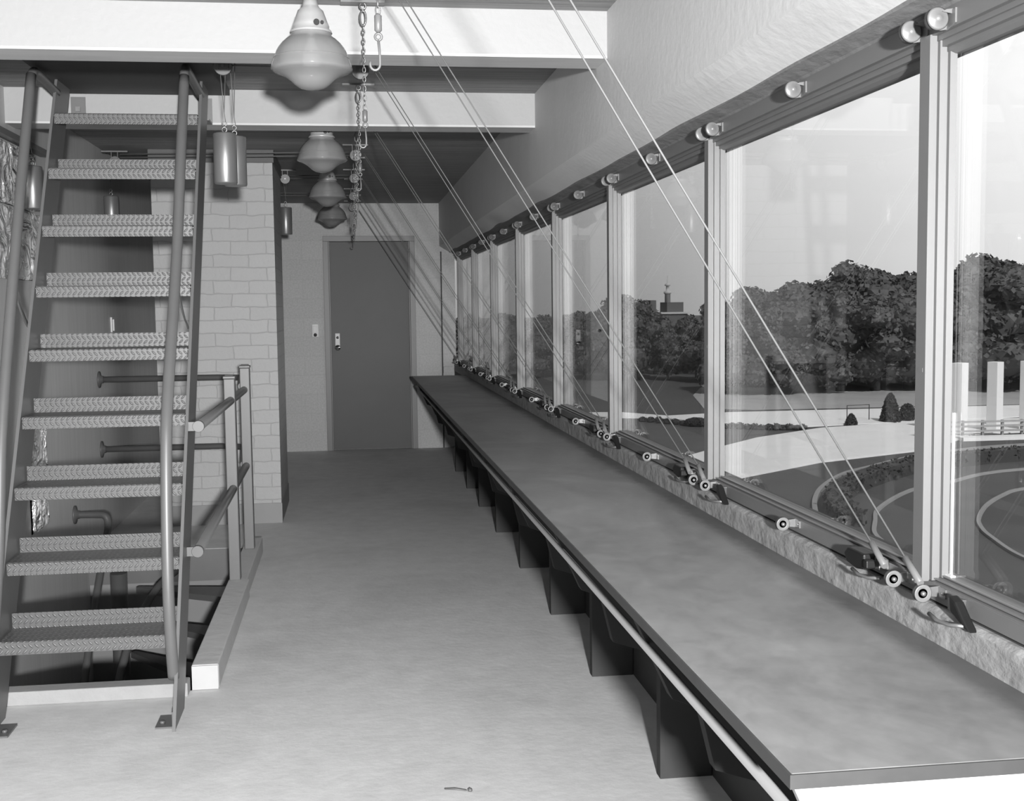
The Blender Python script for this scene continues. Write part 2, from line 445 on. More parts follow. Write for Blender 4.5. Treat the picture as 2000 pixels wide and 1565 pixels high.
# header over the windows (uneven lower edge)
b = MB()
prof = [(.98, ZC), (.98, 2.138), (1.03, 2.107), (1.083, 2.076), (1.09, 2.085), (1.10, 2.092), (1.30, 2.092), (1.30, ZC)]
rings = []
Y = YN
while Y <= YB + .001:
    j = (noise.noise(Vector((0, Y * 2.1, 0))) * .008, noise.noise(Vector((5, Y * 1.7, 0))) * .01)
    rings.append([b.bm.verts.new((x + (j[0] if i in (2,) else 0), Y, z + (j[1] if i in (2, 3) else 0))) for i, (x, z) in enumerate(prof)])
    Y += .085
    if YB - Y < .085 and Y < YB: Y = YB
for A, B in zip(rings, rings[1:]):
    for k in range(len(prof)):
        b.bm.faces.new((A[k], A[(k + 1) % 8], B[(k + 1) % 8], B[k]))
b.bm.faces.new(rings[0]); b.bm.faces.new(rings[-1][::-1])
struct(b.build('wall_header', M_header), 'deep painted concrete beam above the windows', 'wall')
struct(MB().prism([(1.080, 2.082), (1.086, 2.071), (1.126, 2.056), (1.131, 2.0505), (1.30, 2.0505), (1.30, 2.092), (1.08, 2.092)], 'y', YN, YB).build('trim_11', mat('rough_lintel_edge', .13, .8, var=.15, scale=18, bump=.8, bscale=25, stretch=(1, .4, 1))), 'rough dark plaster edge between the painted beam and the window head', 'trim')
# low wall under windows
struct(MB().box(XW, 1.32, YN, YB, -.2, .905).box(1.121, XW + .01, YN, YB, 0, .82).build('wall_right', M_under), 'low wall under the counter and windows, shade put into its colour', 'wall')
struct(MB().prism([(1.118, .82), (1.145, .82), (1.145, .903), (1.132, .903), (1.121, .895)], 'y', YN, YB).build('trim_6', M_rough), 'rough concrete upstand between counter and window frames', 'trim')
# outer building shell below
struct(MB().box(1.36, 1.40, YN, YB, -5.5, -.2).build('wall_outside', M_block), 'outside wall of the building below the windows', 'wall')

# ------------------------------------------------------------------ windows: one bay per post
PY = [0.825 + 1.43 * k for k in range(0, 9)]         # far edge of each post, inner face
bays = []
for k, y1 in enumerate(PY):
    if y1 > YB: break
bounds = [YN] + [y for y in PY if y < YB] + [YB]
for k in range(len(bounds) - 1):
    y0, y1 = bounds[k], bounds[k + 1]
    n = k + 1
    last = (k == len(bounds) - 2)
    b = MB()
    # sill profile: flat face, then three rebates stepping out to the glass
    b.prism([(XW, .908), (XW, .940), (1.149, .9425), (1.149, .939), (1.155, .939), (1.155, .9465), (1.164, .949), (1.164, .943), (1.169, .943), (1.169, .952), (1.178, .953), (1.20, .953), (1.20, .908)], 'y', y0, y1)
    # head profile
    b.prism([(1.130, 2.05), (1.130, 2.010), (1.142, 2.010), (1.142, 2.000), (1.148, 2.000), (1.148, 1.988), (1.160, 1.988), (1.160, 1.980), (1.172, 1.975), (1.20, 1.975), (1.20, 2.05)], 'y', y0, y1)
    fr = b.build('window_%d' % n, M_frame, origin=(XW, y0, .905))
    MB().box(1.1485, 1.1552, y0, y1, .9465, .9490).box(1.1630, 1.1692, y0, y1, .952, .9545).box(1.1405, 1.1425, y0, y1, .9395, .9415).build('glazing_bead', M_mull, fr)
    names = ['nearest the camera, mostly out of frame', 'at the right edge of the picture', 'the large near one with trees behind', 'third pane from the right edge', 'fourth pane from the right edge', 'fifth pane from the right edge', 'sixth pane from the right edge', 'seventh pane from the right edge', 'eighth pane from the right edge', 'last narrow strip at the end wall', 'x']
    struct(fr, 'fixed window bay, ' + names[k], 'window')
    MB().box(1.181, 1.186, y0 - .02, y1 - .02, .948, 1.98).build('glass', M_glass, fr)
    if not last:
        m_ = MB()
        e = y1
        m_.box(1.1405, 1.144, e - .036, e - .004, .9425, 2.010)
        m_.box(1.144, 1.158, e - .046, e + .006, .944, 2.004)
        m_.box(1.158, 1.162, e - .042, e + .002, .946, 2.002)
        m_.box(1.162, 1.174, e - .052, e + .012, .950, 1.995)
        m_.box(1.174, 1.178, e - .049, e + .009, .950, 1.990)
        mu = m_.build('mullion', M_mull, fr)
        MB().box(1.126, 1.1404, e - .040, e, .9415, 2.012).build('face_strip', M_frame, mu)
        MB().box(1.1255, 1.1275, e - .030, e - .010, 1.36, 1.368).build('mullion_joint', M_frame, fr)
    if k == 1:   # strip of white putty beside the near post, with a smear on the sill
        pt = MB().box(1.1775, 1.1808, y1 - .060, y1 - .0525, .955, 1.28).box(1.1700, 1.1808, y1 - .072, y1 - .050, .9535, .9575).build('putty_strip', M_plate, fr)
        pt['label'] = 'white putty strip'

# ------------------------------------------------------------------ counter
ct = empty('counter', (.603, 1.563, 0), 'long grey linoleum topped counter running under the windows', 'counter')
b = MB()
xs = [.603, .608, .62, .75, .9, 1.05, 1.119]
CY0, CY1 = 1.563, 11.49
b.box(.6065, 1.119, CY0 + .0035, CY1, .8175, .8375)
b.build('countertop', M_counter, ct, bevel=.002)
MB().box(.603, .6065, CY0, CY1, .816, .837).box(.6065, 1.119, CY0, CY0 + .0035, .816, .837).build('edge_band', M_edge, ct)
b = MB().box(.70, 1.119, CY0 + .06, CY1 - .04, .795, .816); b.build('underframe', M_dark, ct)  # dark colour also carries the shade below the countertop
for i, fy in enumerate((1.575, 2.53, 3.575, 4.635, 5.62, 6.665, 7.77, 8.80, 9.72, 10.75)):
    near = (i == 0)
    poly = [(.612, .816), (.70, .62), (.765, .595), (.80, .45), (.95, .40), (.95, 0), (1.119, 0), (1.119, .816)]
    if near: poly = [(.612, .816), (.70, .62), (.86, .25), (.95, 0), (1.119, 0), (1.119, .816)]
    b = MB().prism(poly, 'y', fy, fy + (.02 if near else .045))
    o = b.build('support', M_white if near else M_under2, ct, bevel=.001)  # near one stays pale; the others use the shade-darkened copy
    if near: o['label'] = 'white painted end support'
b = MB().tube([(.640, CY0 + .03, .744), (.640, CY1 - .1, .744)], .0095, 10)
pr_ = b.build('pipe_rail', M_pipe, ct)
b = MB().lathe([(.012, -.02), (.014, -.015), (.014, .0), (.012, .004)], (.640, CY0 + .05, .744), 14, 'y').box(.634, .70, CY0 + .035, CY0 + .045, .740, .750)
b.build('end_fitting', M_pipe, pr_)

# ------------------------------------------------------------------ window pulleys, cleats, cords
def make_bottom_pulley(loc):
    r = empty('cord_pulley', loc, 'x', 'pulley', 'small ring pulleys along the bottom window frame')
    x, y, z = loc; cx = x - .040
    MB().lathe([(.0095, -.0035), (.0160, -.0060), (.0180, -.0050), (.0150, 0), (.0180, .0050), (.0160, .0060), (.0095, .0035), (.0095, -.0035)], (cx, y, z), 28, 'y').build('sheave', M_pulley, r)
    MB().lathe([(0, -.0105), (.0035, -.0100), (.0050, -.0080), (.0050, .008), (0, .009)], (cx, y, z), 14, 'y').lathe([(.0070, -.003), (.0070, .003)], (cx, y, z), 18, 'y').build('axle_bolt', M_zinc, r)
    MB().prism([(cx - .005, z - .006), (cx + .012, z - .008), (x, z - .011), (x, z + .011), (cx + .012, z + .008), (cx - .005, z + .006)], 'y', y + .006, y + .0085).prism([(y - .022, z - .009), (y - .006, z - .011), (y + .014, z - .009), (y + .014, z + .009), (y - .006, z + .011), (y - .022, z + .009)], 'x', x - .0035, x).lathe([(0, -.007), (.0035, -.006), (.0035, -.0035)], (x, y - .015, z), 10, 'x').build('lug', M_zinc, r)
    return r
def make_top_pulley(loc):
    r = empty('cord_pulley', loc, 'x', 'pulley', 'round pulleys along the window head')
    x, y, z = loc; cx = x - .028
    MB().lathe([(0, -.0130), (.0065, -.0125), (.0080, -.0090), (.0180, -.0085), (.0215, -.0065), (.0170, 0), (.0215, .0065), (.0180, .0080), (0, .0085)], (cx, y, z), 28, 'y').build('sheave', M_pulley, r)
    MB().prism([(cx - .010, z - .014), (cx + .004, z - .020), (x, z - .016), (x, z + .018), (cx + .010, z + .016), (cx + .004, z + .003)], 'y', y + .007, y + .010).prism([(cx + .006, z + .012), (cx + .014, z + .016), (x, z + .018), (x, z + .008)], 'y', y - .012, y - .0085).prism([(y - .024, z - .010), (y + .012, z - .017), (y + .012, z + .014), (y - .024, z + .017)], 'x', x - .0035, x).build('lug', M_pulley, r)
    return r
def make_cleat(loc, flip=1):
    r = empty('cord_cleat', loc, 'x', 'cleat', 'black jaw cleats on the bottom window frame')
    x, y, z = loc; f = flip
    if f > 0:
        MB().prism([(y, z + .020), (y + .085, z + .020), (y + .105, z + .004), (y + .090, z - .014), (y + .040, z - .020), (y, z - .014)], 'x', x - .046, x - .012).build('jaw', M_black, r, bevel=.005)
    else:
        MB().prism([(y + .004, z + .024), (y - .020, z + .016), (y - .044, z - .006), (y - .074, z - .030), (y - .034, z - .018), (y - .002, z - .006)], 'x', x - .034, x - .014).build('jaw', M_black, r, bevel=.004)
    MB().prism([(y - .004, z + .014), (y - f * .026, z + .012), (y - f * .028, z - .010), (y - f * .004, z - .012)], 'x', x - .022, x).build('bracket', M_zinc, r, bevel=.001)
    MB().box(x - .052, x - .030, y - .030, y - .012, z - .006, z + .012).build('spring_housing', M_black, r, bevel=.003) if f > 0 else None
    MB().tube([(x - .030, y - .050, z - .022), (x - .045, y - .025, z - .026), (x - .052, y + .010, z - .026), (x - .056, y + .035, z - .018)],   .0040, 8).build('lever', M_zinc, r)
    return r
XS = XW
bp = make_bottom_pulley((XS, 2.164, .931))
tp = make_top_pulley((1.130, 2.145, 2.024))
cl1 = make_cleat((XS, 2.42, .935), 1)
cl2 = make_cleat((XS, 2.07, .925), -1)
ORD = ['nearest', 'second nearest', 'third nearest', 'fourth nearest', 'fifth nearest', 'sixth nearest', 'seventh nearest', 'eighth nearest']
first = True
for k in range(0, 8):
    d = 1.43 * k
    yb = 2.235 + d
    if yb + .1 > YB: break
    who = ORD[k] + ' window post'
    if k == 0:
        bp['label'] = 'ring pulley below the nearest window post, closer of two'
        tp['label'] = 'pulley above the nearest window post, closer of two'
        cl1['label'] = 'black jaw cleat left of the ring pulleys at the nearest window post'
        cl2['label'] = 'black jaw cleat right of the ring pulleys at the nearest window post'
    else:
        place(bp, (XS, 2.164 + d, .931), 'ring pulley below the %s, closer of two' % who)
        place(tp, (1.130, 2.145 + d * .97, 2.024), 'pulley above the %s, closer of two' % who)
        place(cl1, (XS, 2.42 + d, .935), 'black jaw cleat beyond the ring pulleys at the %s' % who)
        place(cl2, (XS, 2.07 + d, .925), 'black jaw cleat before the ring pulleys at the %s' % who)
    place(bp, (XS, 2.29 + d, .931), 'ring pulley below the %s, farther of two' % who)
    place(tp, (1.130, 2.251 + d * .97, 2.024), 'pulley above the %s, farther of two' % who)
    if k < 7:
        place(bp, (XS, 2.92 + d * .985, .931), 'single ring pulley on the sill halfway beyond the %s' % who)
        place(tp, (1.130, 2.874 + d * .97, 2.024), 'single pulley on the window head halfway beyond the %s' % who)
    # sash cords from the ceiling pulleys down to the ring pulleys
    c = empty('sash_cord', (XS, yb, .95), 'pair of pale cords slanting from the ceiling to the %s' % who, 'cord', 'slanting cord pairs in front of the windows')
    for (ybot, ytop) in ((2.391 + d, 2.285 + d * 1.005), (2.234 + d, 2.175 + d * 1.005)):
        A = Vector((.135, ytop, 2.50)); Bp = Vector((1.1, ybot, .986))
        cd = MB().tube([A, A.lerp(Bp, .5) + Vector((0, 0, -.004)), Bp], .0021, 6).build('cord', M_cord, c)
        E2 = Vector((1.098, ybot - .070, .950))
        MB().tube([Bp + (Bp - E2) * .05, Bp, E2], [.003, .0068, .0068], 10).build('sleeve', M_pulley, cd)

# ------------------------------------------------------------------ ceiling pulleys, hanging chains
def make_ceiling_pulley(loc):
    r = empty('ceiling_pulley', loc, 'x', 'pulley', 'pulleys bolted along the ceiling')
    x, y, z = loc
    MB().box(x - .085, x + .085, y - .025, y + .025, z - .010, z).build('plate', M_steel, r, bevel=.001)
    MB().box(x - .022, x - .018, y - .022, y + .022, z - .085, z - .010).box(x + .018, x + .022, y - .022, y + .022, z - .085, z - .010).build('yoke', M_pulley, r)
    MB().lathe([(.036, -.010), (.038, -.008), (.030, 0), (.038, .008), (.036, .010), (.008, .011)], (x, y, z - .072), 24, 'y').build('sheave', M_pulley, r)
    MB().tube([(x, y - .024, z - .072), (x, y + .024, z - .072)], .006, 8).build('axle', M_zinc, r)
    return r
row = [3.72, 5.25, 6.70, 8.13, 9.57, 11.09, 12.35]
pul = make_ceiling_pulley((.08, row[0], ZC))
place_names = ['in front of the nearest beam', 'just behind the nearest beam', 'just behind the second beam', 'nearest of four beyond the second beam', 'second of four beyond the second beam', 'third of four beyond the second beam', 'last before the end wall']
pul['label'] = 'pulley for the cords ' + place_names[0] + ', overhead near the chains'
for k in range(1, 7):
    place(pul, (.08, row[k], ZC), 'cord pulley %s, beside the chains' % place_names[k])
place(pul, (-.456, 9.62, ZC), 'ceiling pulley beside the brick pier above the small dark weight', 'pulleys over the counterweights')
place(pul, (-1.50, 8.30, ZC - .03), 'ceiling pulley seen between the top ladder treads', 'pulleys over the counterweights')
place(pul, (-.49, 5.2, ZC), 'dark ceiling pulley behind the nearest beam above the large pair of weights', 'pulleys over the counterweights')

def make_chain(loc):
    r = empty('hanging_chain', loc, 'x', 'chain', 'chains hanging from ceiling plates')
    x, y, z = loc
    MB().box(x - .078, x + .078, y - .022, y + .022, z - .010, z).build('ceiling_plate', M_steel, r, bevel=.001)
    X_, Y_, Z_ = Vector((1, 0, 0)), Vector((0, 1, 0)), Vector((0, 0, 1))
    MB().torus((x, y, z - .018), .011, .003, 12, 6, X_, Z_).torus((x, y, z - .060), .014, .0038, 14, 6, X_, Z_, .75, 1.9).build('shackle', M_zinc, r)
    z += .02
    b = MB(); zz = z - .112; i = 0
    while zz > z - .40:
        ax = X_ if i % 2 else Y_
        b.torus((x + .0, y, zz), .0075, .0022, 10, 5, ax, Z_, .7, 1.35)
        zz -= .0165; i += 1
    b.build('chain', M_zinc, r)
    b = MB().tube([(x, y, z - .40), (x, y, z - .405), (x, y, z - .440), (x, y, z - .445)], [.004, .009, .009, .004], 12)
    b.torus((x, y, z - .455), .008, .003, 12, 6, X_, Z_)
    b.build('swivel', M_pulley, r)
    pts = [(x, y, z - .462), (x + .003, y, z - .50)]
    for k in range(9):
        a = PI * 0.0 - PI * 1.15 * k / 8
        pts.append((x - .009 + .012 * math.cos(a), y, z - .520 + .014 * math.sin(a)))
    MB().tube(pts, .0032, 8).build('hook', M_pulley, r)
    return r
chy = [2.95, 4.36, 5.95, 7.36, 8.81, 10.26, 11.71]
chn = make_chain((.09, chy[0], ZC))
chl = ['white hook and link hanging at the top edge, nearest the camera', 'long twisted chain hanging in front of the nearest beam', 'chain hanging from a plate between the two white beams', 'first chain beyond the second beam', 'second chain beyond the second beam', 'third chain beyond the second beam', 'last chain, hanging before the grey door']
chn['label'] = chl[0]
for k in range(1, 7): place(chn, (.08, chy[k], ZC), chl[k])

# ------------------------------------------------------------------ counterweights
def make_weight(x, y, zt, zc, label):
    r = empty('counterweight', (x, y, zc), label, 'weight', 'cylindrical counterweights on wires')
    MB().lathe([(.046, -.105), (.0485, -.100), (.0485, .100), (.046, .105), (0, .105)], (x, y, zc), 28).build('cylinder_body', M_weight, r)
    MB().torus((x, y, zc + .120), .010, .003, 12, 6).tube([(x, y, zc + .105), (x, y, zc + .112)], .004, 8).torus((x, y, zc + .143), .009, .0026, 12, 6).build('eye_bolt', M_zinc, r)
    MB().tube([(x + .006, y, zc + .150), (x + .001, y, zc + .19), (x + .012, y, zt)], .0017, 6).tube([(x + .001, y, zc + .19), (x - .012, y, zt)], .0017, 6).build('wire', M_wire, r)
    return r
make_weight(-.492, 5.2, ZC - .07, 2.132, 'large grey cylindrical weight hanging right of the ladder top')
w2 = make_weight(-.462, 5.32, ZC, 2.135, 'grey cylindrical weight mostly hidden behind the large one right of the ladder')
make_weight(-1.53, 6.25, ZC, 2.112, 'cylindrical weight hanging left of the ladder beside the foil')
make_weight(-1.53, 8.27, ZC - .10, 2.150, 'dim weight seen through the ladder below its ceiling pulley')
make_weight(-.459, 9.62, ZC - .07, 2.187, 'small dark weight hanging beside the brick pier')
def cable(y0, x0, y1, z, label):
    b = MB().tube([(x0, y0, z), (.05, y1, z)], .004, 6).tube([(x0, y0, z - .022), (.05, y1, z - .022)], .004, 6)
    tag(b.build('cable', M_wire, origin=(x0, y0, z)), label, 'cable', 'wire pairs running across under the ceiling')
cable(8.30, -1.47, 8.13, ZC - .050, 'dark wires crossing the ceiling just beyond the second beam')
cable(9.62, -.43, 9.57, ZC - .045, 'dark wires from the pulley beside the brick pier to the hanging chains')
cable(11.0, -1.55, 11.09, ZC - .045, 'farthest dark wires crossing the ceiling behind the pendant lamps')
cable(5.2, -.46, 5.25, ZC - .045, 'dark wires behind the nearest beam')

# ------------------------------------------------------------------ pendant lamps
def make_lamp(loc):
    r = empty('pendant_lamp', loc, 'x', 'lamp', 'pendant lamps in a row under the ceiling')
    x, y, z = loc       # z at the ceiling
    zr = z - .247       # widest ring of glass
    k = 1.0
    MB().lathe([(.03, 0), (.055, -.002), (.055, -.012), (.016, -.02), (.016, -.13)], (x, y, z), 24).build('stem', M_zinc, r)
    cap = MB().lathe([(.022, zr + .185 - z), (.026, zr + .161 - z), (.030, zr + .153 - z), (.042, zr + .143 - z), (.048, zr + .127 - z), (.055, zr + .107 - z), (.061, zr + .093 - z), (.060, zr + .085 - z), (.068, zr + .077 - z), (.070, zr + .071 - z), (0, zr + .071 - z)], (x, y, z), 36).build('lamp_cap', M_cast, r)
    MB().lathe([(.010, -.066), (.010, -.060), (.004, -.056)], (x + .020, y, zr + .094), 12, 'y').lathe([(.006, -.063), (.006, -.058)], (x + .038, y, zr + .094), 12, 'y').build('cap_screw', M_black, cap)
    prof = [(.064, .072), (.068, .066), (.066, .062), (.083, .050), (.097, .037), (.108, .023), (.117, .008), (.122, -.008), (.126, -.020), (.131, -.034), (.1345, -.045), (.134, -.049), (.125, -.055), (.109, -.061), (.093, -.068), (.079, -.077), (.068, -.087), (.056, -.098), (.040, -.108), (.020, -.1135), (0, -.115)]
    MB().lathe([(a, h + zr - z) for a, h in prof] , (x, y, z), 96, ribs=1, ribamp=-.018).build('glass_shade', M_lampglass, r)
    MB().torus((x, y, zr - .012), .1225, .0022, 48, 6, Vector((1, 0, 0)), Vector((0, 1, 0))).build('shade_seam', M_lampglass, r)
    MB().lathe([(.014, .09), (.016, .04), (.032, .01), (.036, -.02), (.026, -.048), (0, -.058)], (x, y, zr), 20).build('bulb', M_plate, r)
    return r
lam = make_lamp((-.097, 4.09, ZC))
lam['label'] = 'largest pendant lamp with flared glass shade, nearest the camera'
lby = [(-.112, 6.55, 'second pendant lamp, its top hidden by the second white beam'), (-.118, 8.72, 'third pendant lamp, below and behind the second'), (-.112, 10.85, 'smallest pendant lamp, farthest from the camera by the end wall')]
for x, y, l in lby: place(lam, (x, y, ZC), l)

# ------------------------------------------------------------------ ladder stair
XA, XB = -1.29, -.645
def yf(z): return 4.28 + .578 * z
ls = empty('ship_ladder', ((XA + XB) / 2, 4.4, 0), 'steep grey steel ladder stair with patterned plate treads', 'ladder')
for x in (XA, XB):
    sgn = 1 if x == XA else -1
    pts = [(yf(.0), 0), (yf(.0) + .25, 0), (yf(2.6) + .25, ZC - .02), (yf(2.6), ZC - .02)]
    o = MB().prism(pts, 'x', x - .004, x + .004)
    st = o.build('stringer', M_steel, ls)
    fw = .012
    b = MB().prism([(yf(0) - .006, 0), (yf(0), 0), (yf(2.6), ZC - .02), (yf(2.6) - .006, ZC - .02)], 'x', x - fw / 2, x + fw / 2)
    b.build('edge_strip', M_pipe, st)
    MB().box(min(x, x - sgn * -.07), max(x, x - sgn * -.07), yf(0) + .03, yf(0) + .16, 0, .007).box(x + sgn * .004 if sgn > 0 else x - .010, x + .010 if sgn > 0 else x - .004, yf(0) + .03, yf(0) + .16, .007, .06).lathe([(.010, .007), (.010, .016), (0, .017)], (x + sgn * .05, yf(0) + .07, 0), 6).build('foot_plate', M_steel, st)
for i in range(9):
    z = .255 + .2605 * i; y = 4.50 + .150 * i - .04
    tr = MB()
    x0, x1 = XA + .010, XB - .010
    d = .19
    if i < 8:
        pr2 = [(y, z), (y, z + .044), (y + .004, z + .048), (y + d, z + .050), (y + d, z + .108), (y + d + .005, z + .108), (y + d + .005, z + .044), (y + .006, z + .042), (y + .006, z)]
    else:
        pr2 = [(y, z), (y, z + .044), (y + .004, z + .048), (y + d + .1, z + .050), (y + d + .1, z + .044), (y + .006, z + .042), (y + .006, z)]
    tr.prism(pr2, 'x', x0, x1).build('tread', M_tread, ls)
    MB().box(x0 - .006, x0 + .03, y + .02, y + .17, z + .036, z + .041).box(x1 - .03, x1 + .006, y + .02, y + .17, z + .036, z + .041).build('tread_clip', M_steel, ls)
def smooth(pts, n=6):
    P = [Vector(p) for p in pts]; out = []
    for i in range(len(P) - 1):
        p0 = P[max(i - 1, 0)]; p1 = P[i]; p2 = P[i + 1]; p3 = P[min(i + 2, len(P) - 1)]
        for k in range(n):
            t = k / n
            out.append(.5 * ((2 * p1) + (p2 - p0) * t + (2 * p0 - 5 * p1 + 4 * p2 - p3) * t * t + (3 * p1 - 3 * p2 + p3 - p0) * t ** 3))
    out.append(P[-1]); return out
R_ = [(5.26, 2.50), (4.85, 1.711), (4.474, 1.212), (4.379, .962), (4.33, .544), (4.40, .22), (4.43, .14)]
R_ = [(5.262, 2.48), (5.05, 2.09), (4.85, 1.711), (4.50, 1.20), (4.40, .96), (4.345, .56), (4.355, .34), (4.40, .16)]
h = MB().tube(smooth([(XB - .012, y, z) for y, z in R_]), .021, 14).build('handrail', M_steel, ls)
L_ = [(5.375, 2.50), (5.055, 1.846), (4.861, 1.42), (4.70, 1.03), (4.60, .62), (4.50, .35), (4.42, .16)]
h2 = MB().tube(smooth([(XA - .012, y, z) for y, z in L_]), .021, 14).build('handrail', M_steel, ls)
def bracket(x, y0, z0, y1, z1, wd, up, nm='rail_bracket'):
    # curved gusset plate from the rail to the stringer edge
    pts = []
    n = 8
    for k in range(n + 1):
        t = k / n; pts.append((y0 + (y1 - y0) * t, z0 + (z1 - z0) * t + up * math.sin(PI * t)))
    lo = [(p[0] - .0, p[1] - wd * (1 - .15 * i)) for i, p in enumerate(pts)]
    return MB().prism(pts + lo[::-1], 'x', x - .003, x + .003).build(nm, M_steel, ls)
bracket(XB - .012, 4.80, 1.66, 5.12, 1.42, .05, -.03)
bracket(XA - .012, 4.97, 1.66, 5.20, 1.40, .08, -.03)
for x, y0 in ((XB - .012, 5.262), (XA - .012, 5.375)):
    MB().tube(smooth([(x, y0 - .004, 2.47), (x, y0 + .03, 2.515), (x, y0 + .12, 2.525), (x + .004, yf(2.5) + .08, 2.50)], 5), .020, 12).build('top_rail', M_steel, ls)
# angle clips on the beam behind the top tread
for x in (-1.275, -.672):
    b = MB().box(x - .034, x + .034, 6.142, 6.150, 2.42, 2.54).box(x - .034, x + .034, 6.00, 6.142, 2.412, 2.420)
    c_ = b.build('angle_clip', M_steel, ls)
    MB().prism([(x - .011, 2.470), (x + .011, 2.470), (x + .011, 2.492), (x - .011, 2.492)], 'y', 6.132, 6.142).build('bolt', M_zinc, c_)
tag(MB().box(-1.33, -.55, 4.68, 6.14, ZC - .03, ZC - .001).box(-1.33, -.55, 4.68, 4.70, ZC - .10, ZC - .03).build('hatch', M_dark, origin=(-.95, 5.4, ZC - .03)), 'dark roof hatch above the top of the ladder stair', 'hatch')

# ------------------------------------------------------------------ kerbs of the stair opening
b = MB().box(-.64, -.535, 4.745, 6.25, 0, .10).box(-.64, -.545, 6.25, 7.40, 0, .098)
struct(b.build('trim_7', mat('kerb_concrete', 0.5, .7, var=.06, scale=8, bump=.25, bscale=20), bevel=.006), 'low concrete kerb along the right side of the stair opening', 'kerb')
struct(MB().box(-.638, -.537, 4.738, 4.7449, .002, .097).build('trim_8', mat('white_kerb_paint', 0.38, .6, var=.03, scale=20)), 'white painted end of the low kerb', 'kerb')
struct(MB().box(XL, -.645, 4.66, 4.742, 0, .055).build('trim_9', mat('front_kerb_concrete', 0.28, .75, var=.10, scale=6, bump=.2), bevel=.004), 'low concrete lip across the front of the stair opening', 'kerb')

struct(MB().box(XL, OX1, OY1 - .012, OY1 - .0005, -.2, -.002).build('trim_12', M_steel), 'darker facing added over the slab edge at the far side of the stair opening', 'trim')  # added facing that tones down the bright slab edge
# stairwell shaft below the floor
b = MB().box(OX1, OX1 + .1, OY0 - .1, OY1 + .1, -2.7, -.2).box(XL, OX1, OY1, OY1 + .1, -2.7, -.2).box(XL, OX1, OY0 - .1, OY0, -2.7, -.2).box(XL, OX1 + .1, OY0 - .1, OY1 + .1, -2.8, -2.7)
struct(b.build('wall_stairwell', M_shaft), 'pale walls of the stairwell below the floor opening', 'wall')
st = empty('stair_flight', (-1.0, 6.6, -2.7), 'dark winding steps going down inside the floor opening', 'stairs')
for i in range(7):
    a = math.radians(8 + 14 * i)
    zz = -.16 - .19 * i
    cx, cy = -1.40, 7.35
    r0, r1 = .12, 1.05 if i < 3 else 1.4
    a0 = -a; a1 = -a - math.radians(17)
    pts = [(cx + r0 * math.cos(a0), cy + r0 * math.sin(a0)), (min(cx + r1 * math.cos(a0), -.66), cy + r1 * math.sin(a0)), (min(cx + r1 * math.cos(a1), -.66), cy + r1 * math.sin(a1)), (cx + r0 * math.cos(a1), cy + r0 * math.sin(a1))]
    MB().prism(pts, 'z', zz - .035, zz).build('step', M_steeld, st)
MB().tube([(-1.40, 7.35, -2.7), (-1.40, 7.35, -.08)], .05, 16).build('newel', M_steeld, st)
MB().tube(smooth([(-1.0, 7.2, -.02), (-1.12, 6.9, -.10), (-1.22, 6.5, -.35), (-1.25, 6.0, -.8), (-1.25, 5.4, -1.4)]), .022, 10).build('inner_rail', M_steeld, st)

# ------------------------------------------------------------------ guard rail
gr = empty('guard_rail', (-.6, 6.6, .1), 'grey steel guard rail along the right of the stair opening', 'railing')
for (x, y, zt) in ((-.605, 6.26, 1.165), (-.595, 7.07, 1.18)):
    p = MB().box(x - .028, x + .028, y - .033, y + .033, .098, zt - .02).build('post', M_steel, gr, bevel=.004)
    MB().box(x - .031, x + .031, y - .036, y + .036, zt - .02, zt - .006).box(x - .022, x + .022, y - .026, y + .026, zt - .006, zt).build('post_cap', M_steel, p, bevel=.003)
MB().tube([(-.60, 4.89, 1.033), (-.60, 7.04, 1.033)], .021, 14).build('rail', M_steel, gr)
MB().tube([(-.60, 4.74, .555), (-.60, 7.04, .590)], .021, 14).build('rail', M_steel, gr)
for y, z in ((4.885, 1.033), (4.735, .555)):
    MB().lathe([(.022, -.002), (.0235, .0), (.0235, .016), (.0215, .018)], (-.60, y, z), 18, 'y').box(-.641, -.60, y + .004, y + .016, z - .018, z + .018).build('rail_end', M_steel, gr)
gb = empty('wall_rail', (-1.62, 8.13, 1.05), 'dark pipe rails across the far side of the stair opening with wall flanges', 'railing')
for z in (1.05, .59):
    rl = MB().tube([(XL + .01, 8.10, z), (-.85, 8.10, z), (-.70, 8.02, z), (-.62, 7.11, z)], .020, 12).build('rail', M_steeld, gb)
    MB().lathe([(.055, 0), (.055, .008), (.026, .016), (.024, .03)], (XL, 8.10, z), 20, 'x').build('flange', M_steeld, rl)
tag(gb, None, None)
eb = empty('stair_handrail', (XL, 7.3, .3), 'bent dark pipe handrail starting at the left wall and going down the stairwell', 'handrail')
hr = MB().tube(smooth([(XL + .01, 7.26, .30), (-1.50, 7.24, .30), (-1.44, 7.22, .295), (-1.42, 7.20, .25), (-1.42, 7.12, .16), (-1.43, 6.80, -.15), (-1.43, 6.2, -.75), (-1.43, 5.6, -1.35)]), .021, 12).build('rail', M_steeld, eb)
MB().lathe([(.055, 0), (.055, .008), (.026, .016), (.024, .03)], (XL, 7.26, .30), 20, 'x').build('flange', M_steeld, hr)
tag(MB().box(-1.62, -1.608, 8.56, 8.66, 1.35, 1.455).box(-1.608, -1.598, 8.58, 8.62, 1.36, 1.44).build('wall_switch', M_plate, origin=(-1.62, 8.6, 1.4), bevel=.002), 'small white switch plate on the left panelling seen through the ladder', 'switch')
b = MB().box(-.365, -.297, YB - .012, YB, 1.20, 1.335)
sw = b.build('light_switch', M_plate, origin=(-.33, YB, 1.27), bevel=.003)
tag(sw, 'pale light switch box on the end wall left of the door', 'switch')
MB().box(-.352, -.310, YB - .026, YB - .012, 1.245, 1.315).build('cover', M_plate, sw, bevel=.002)
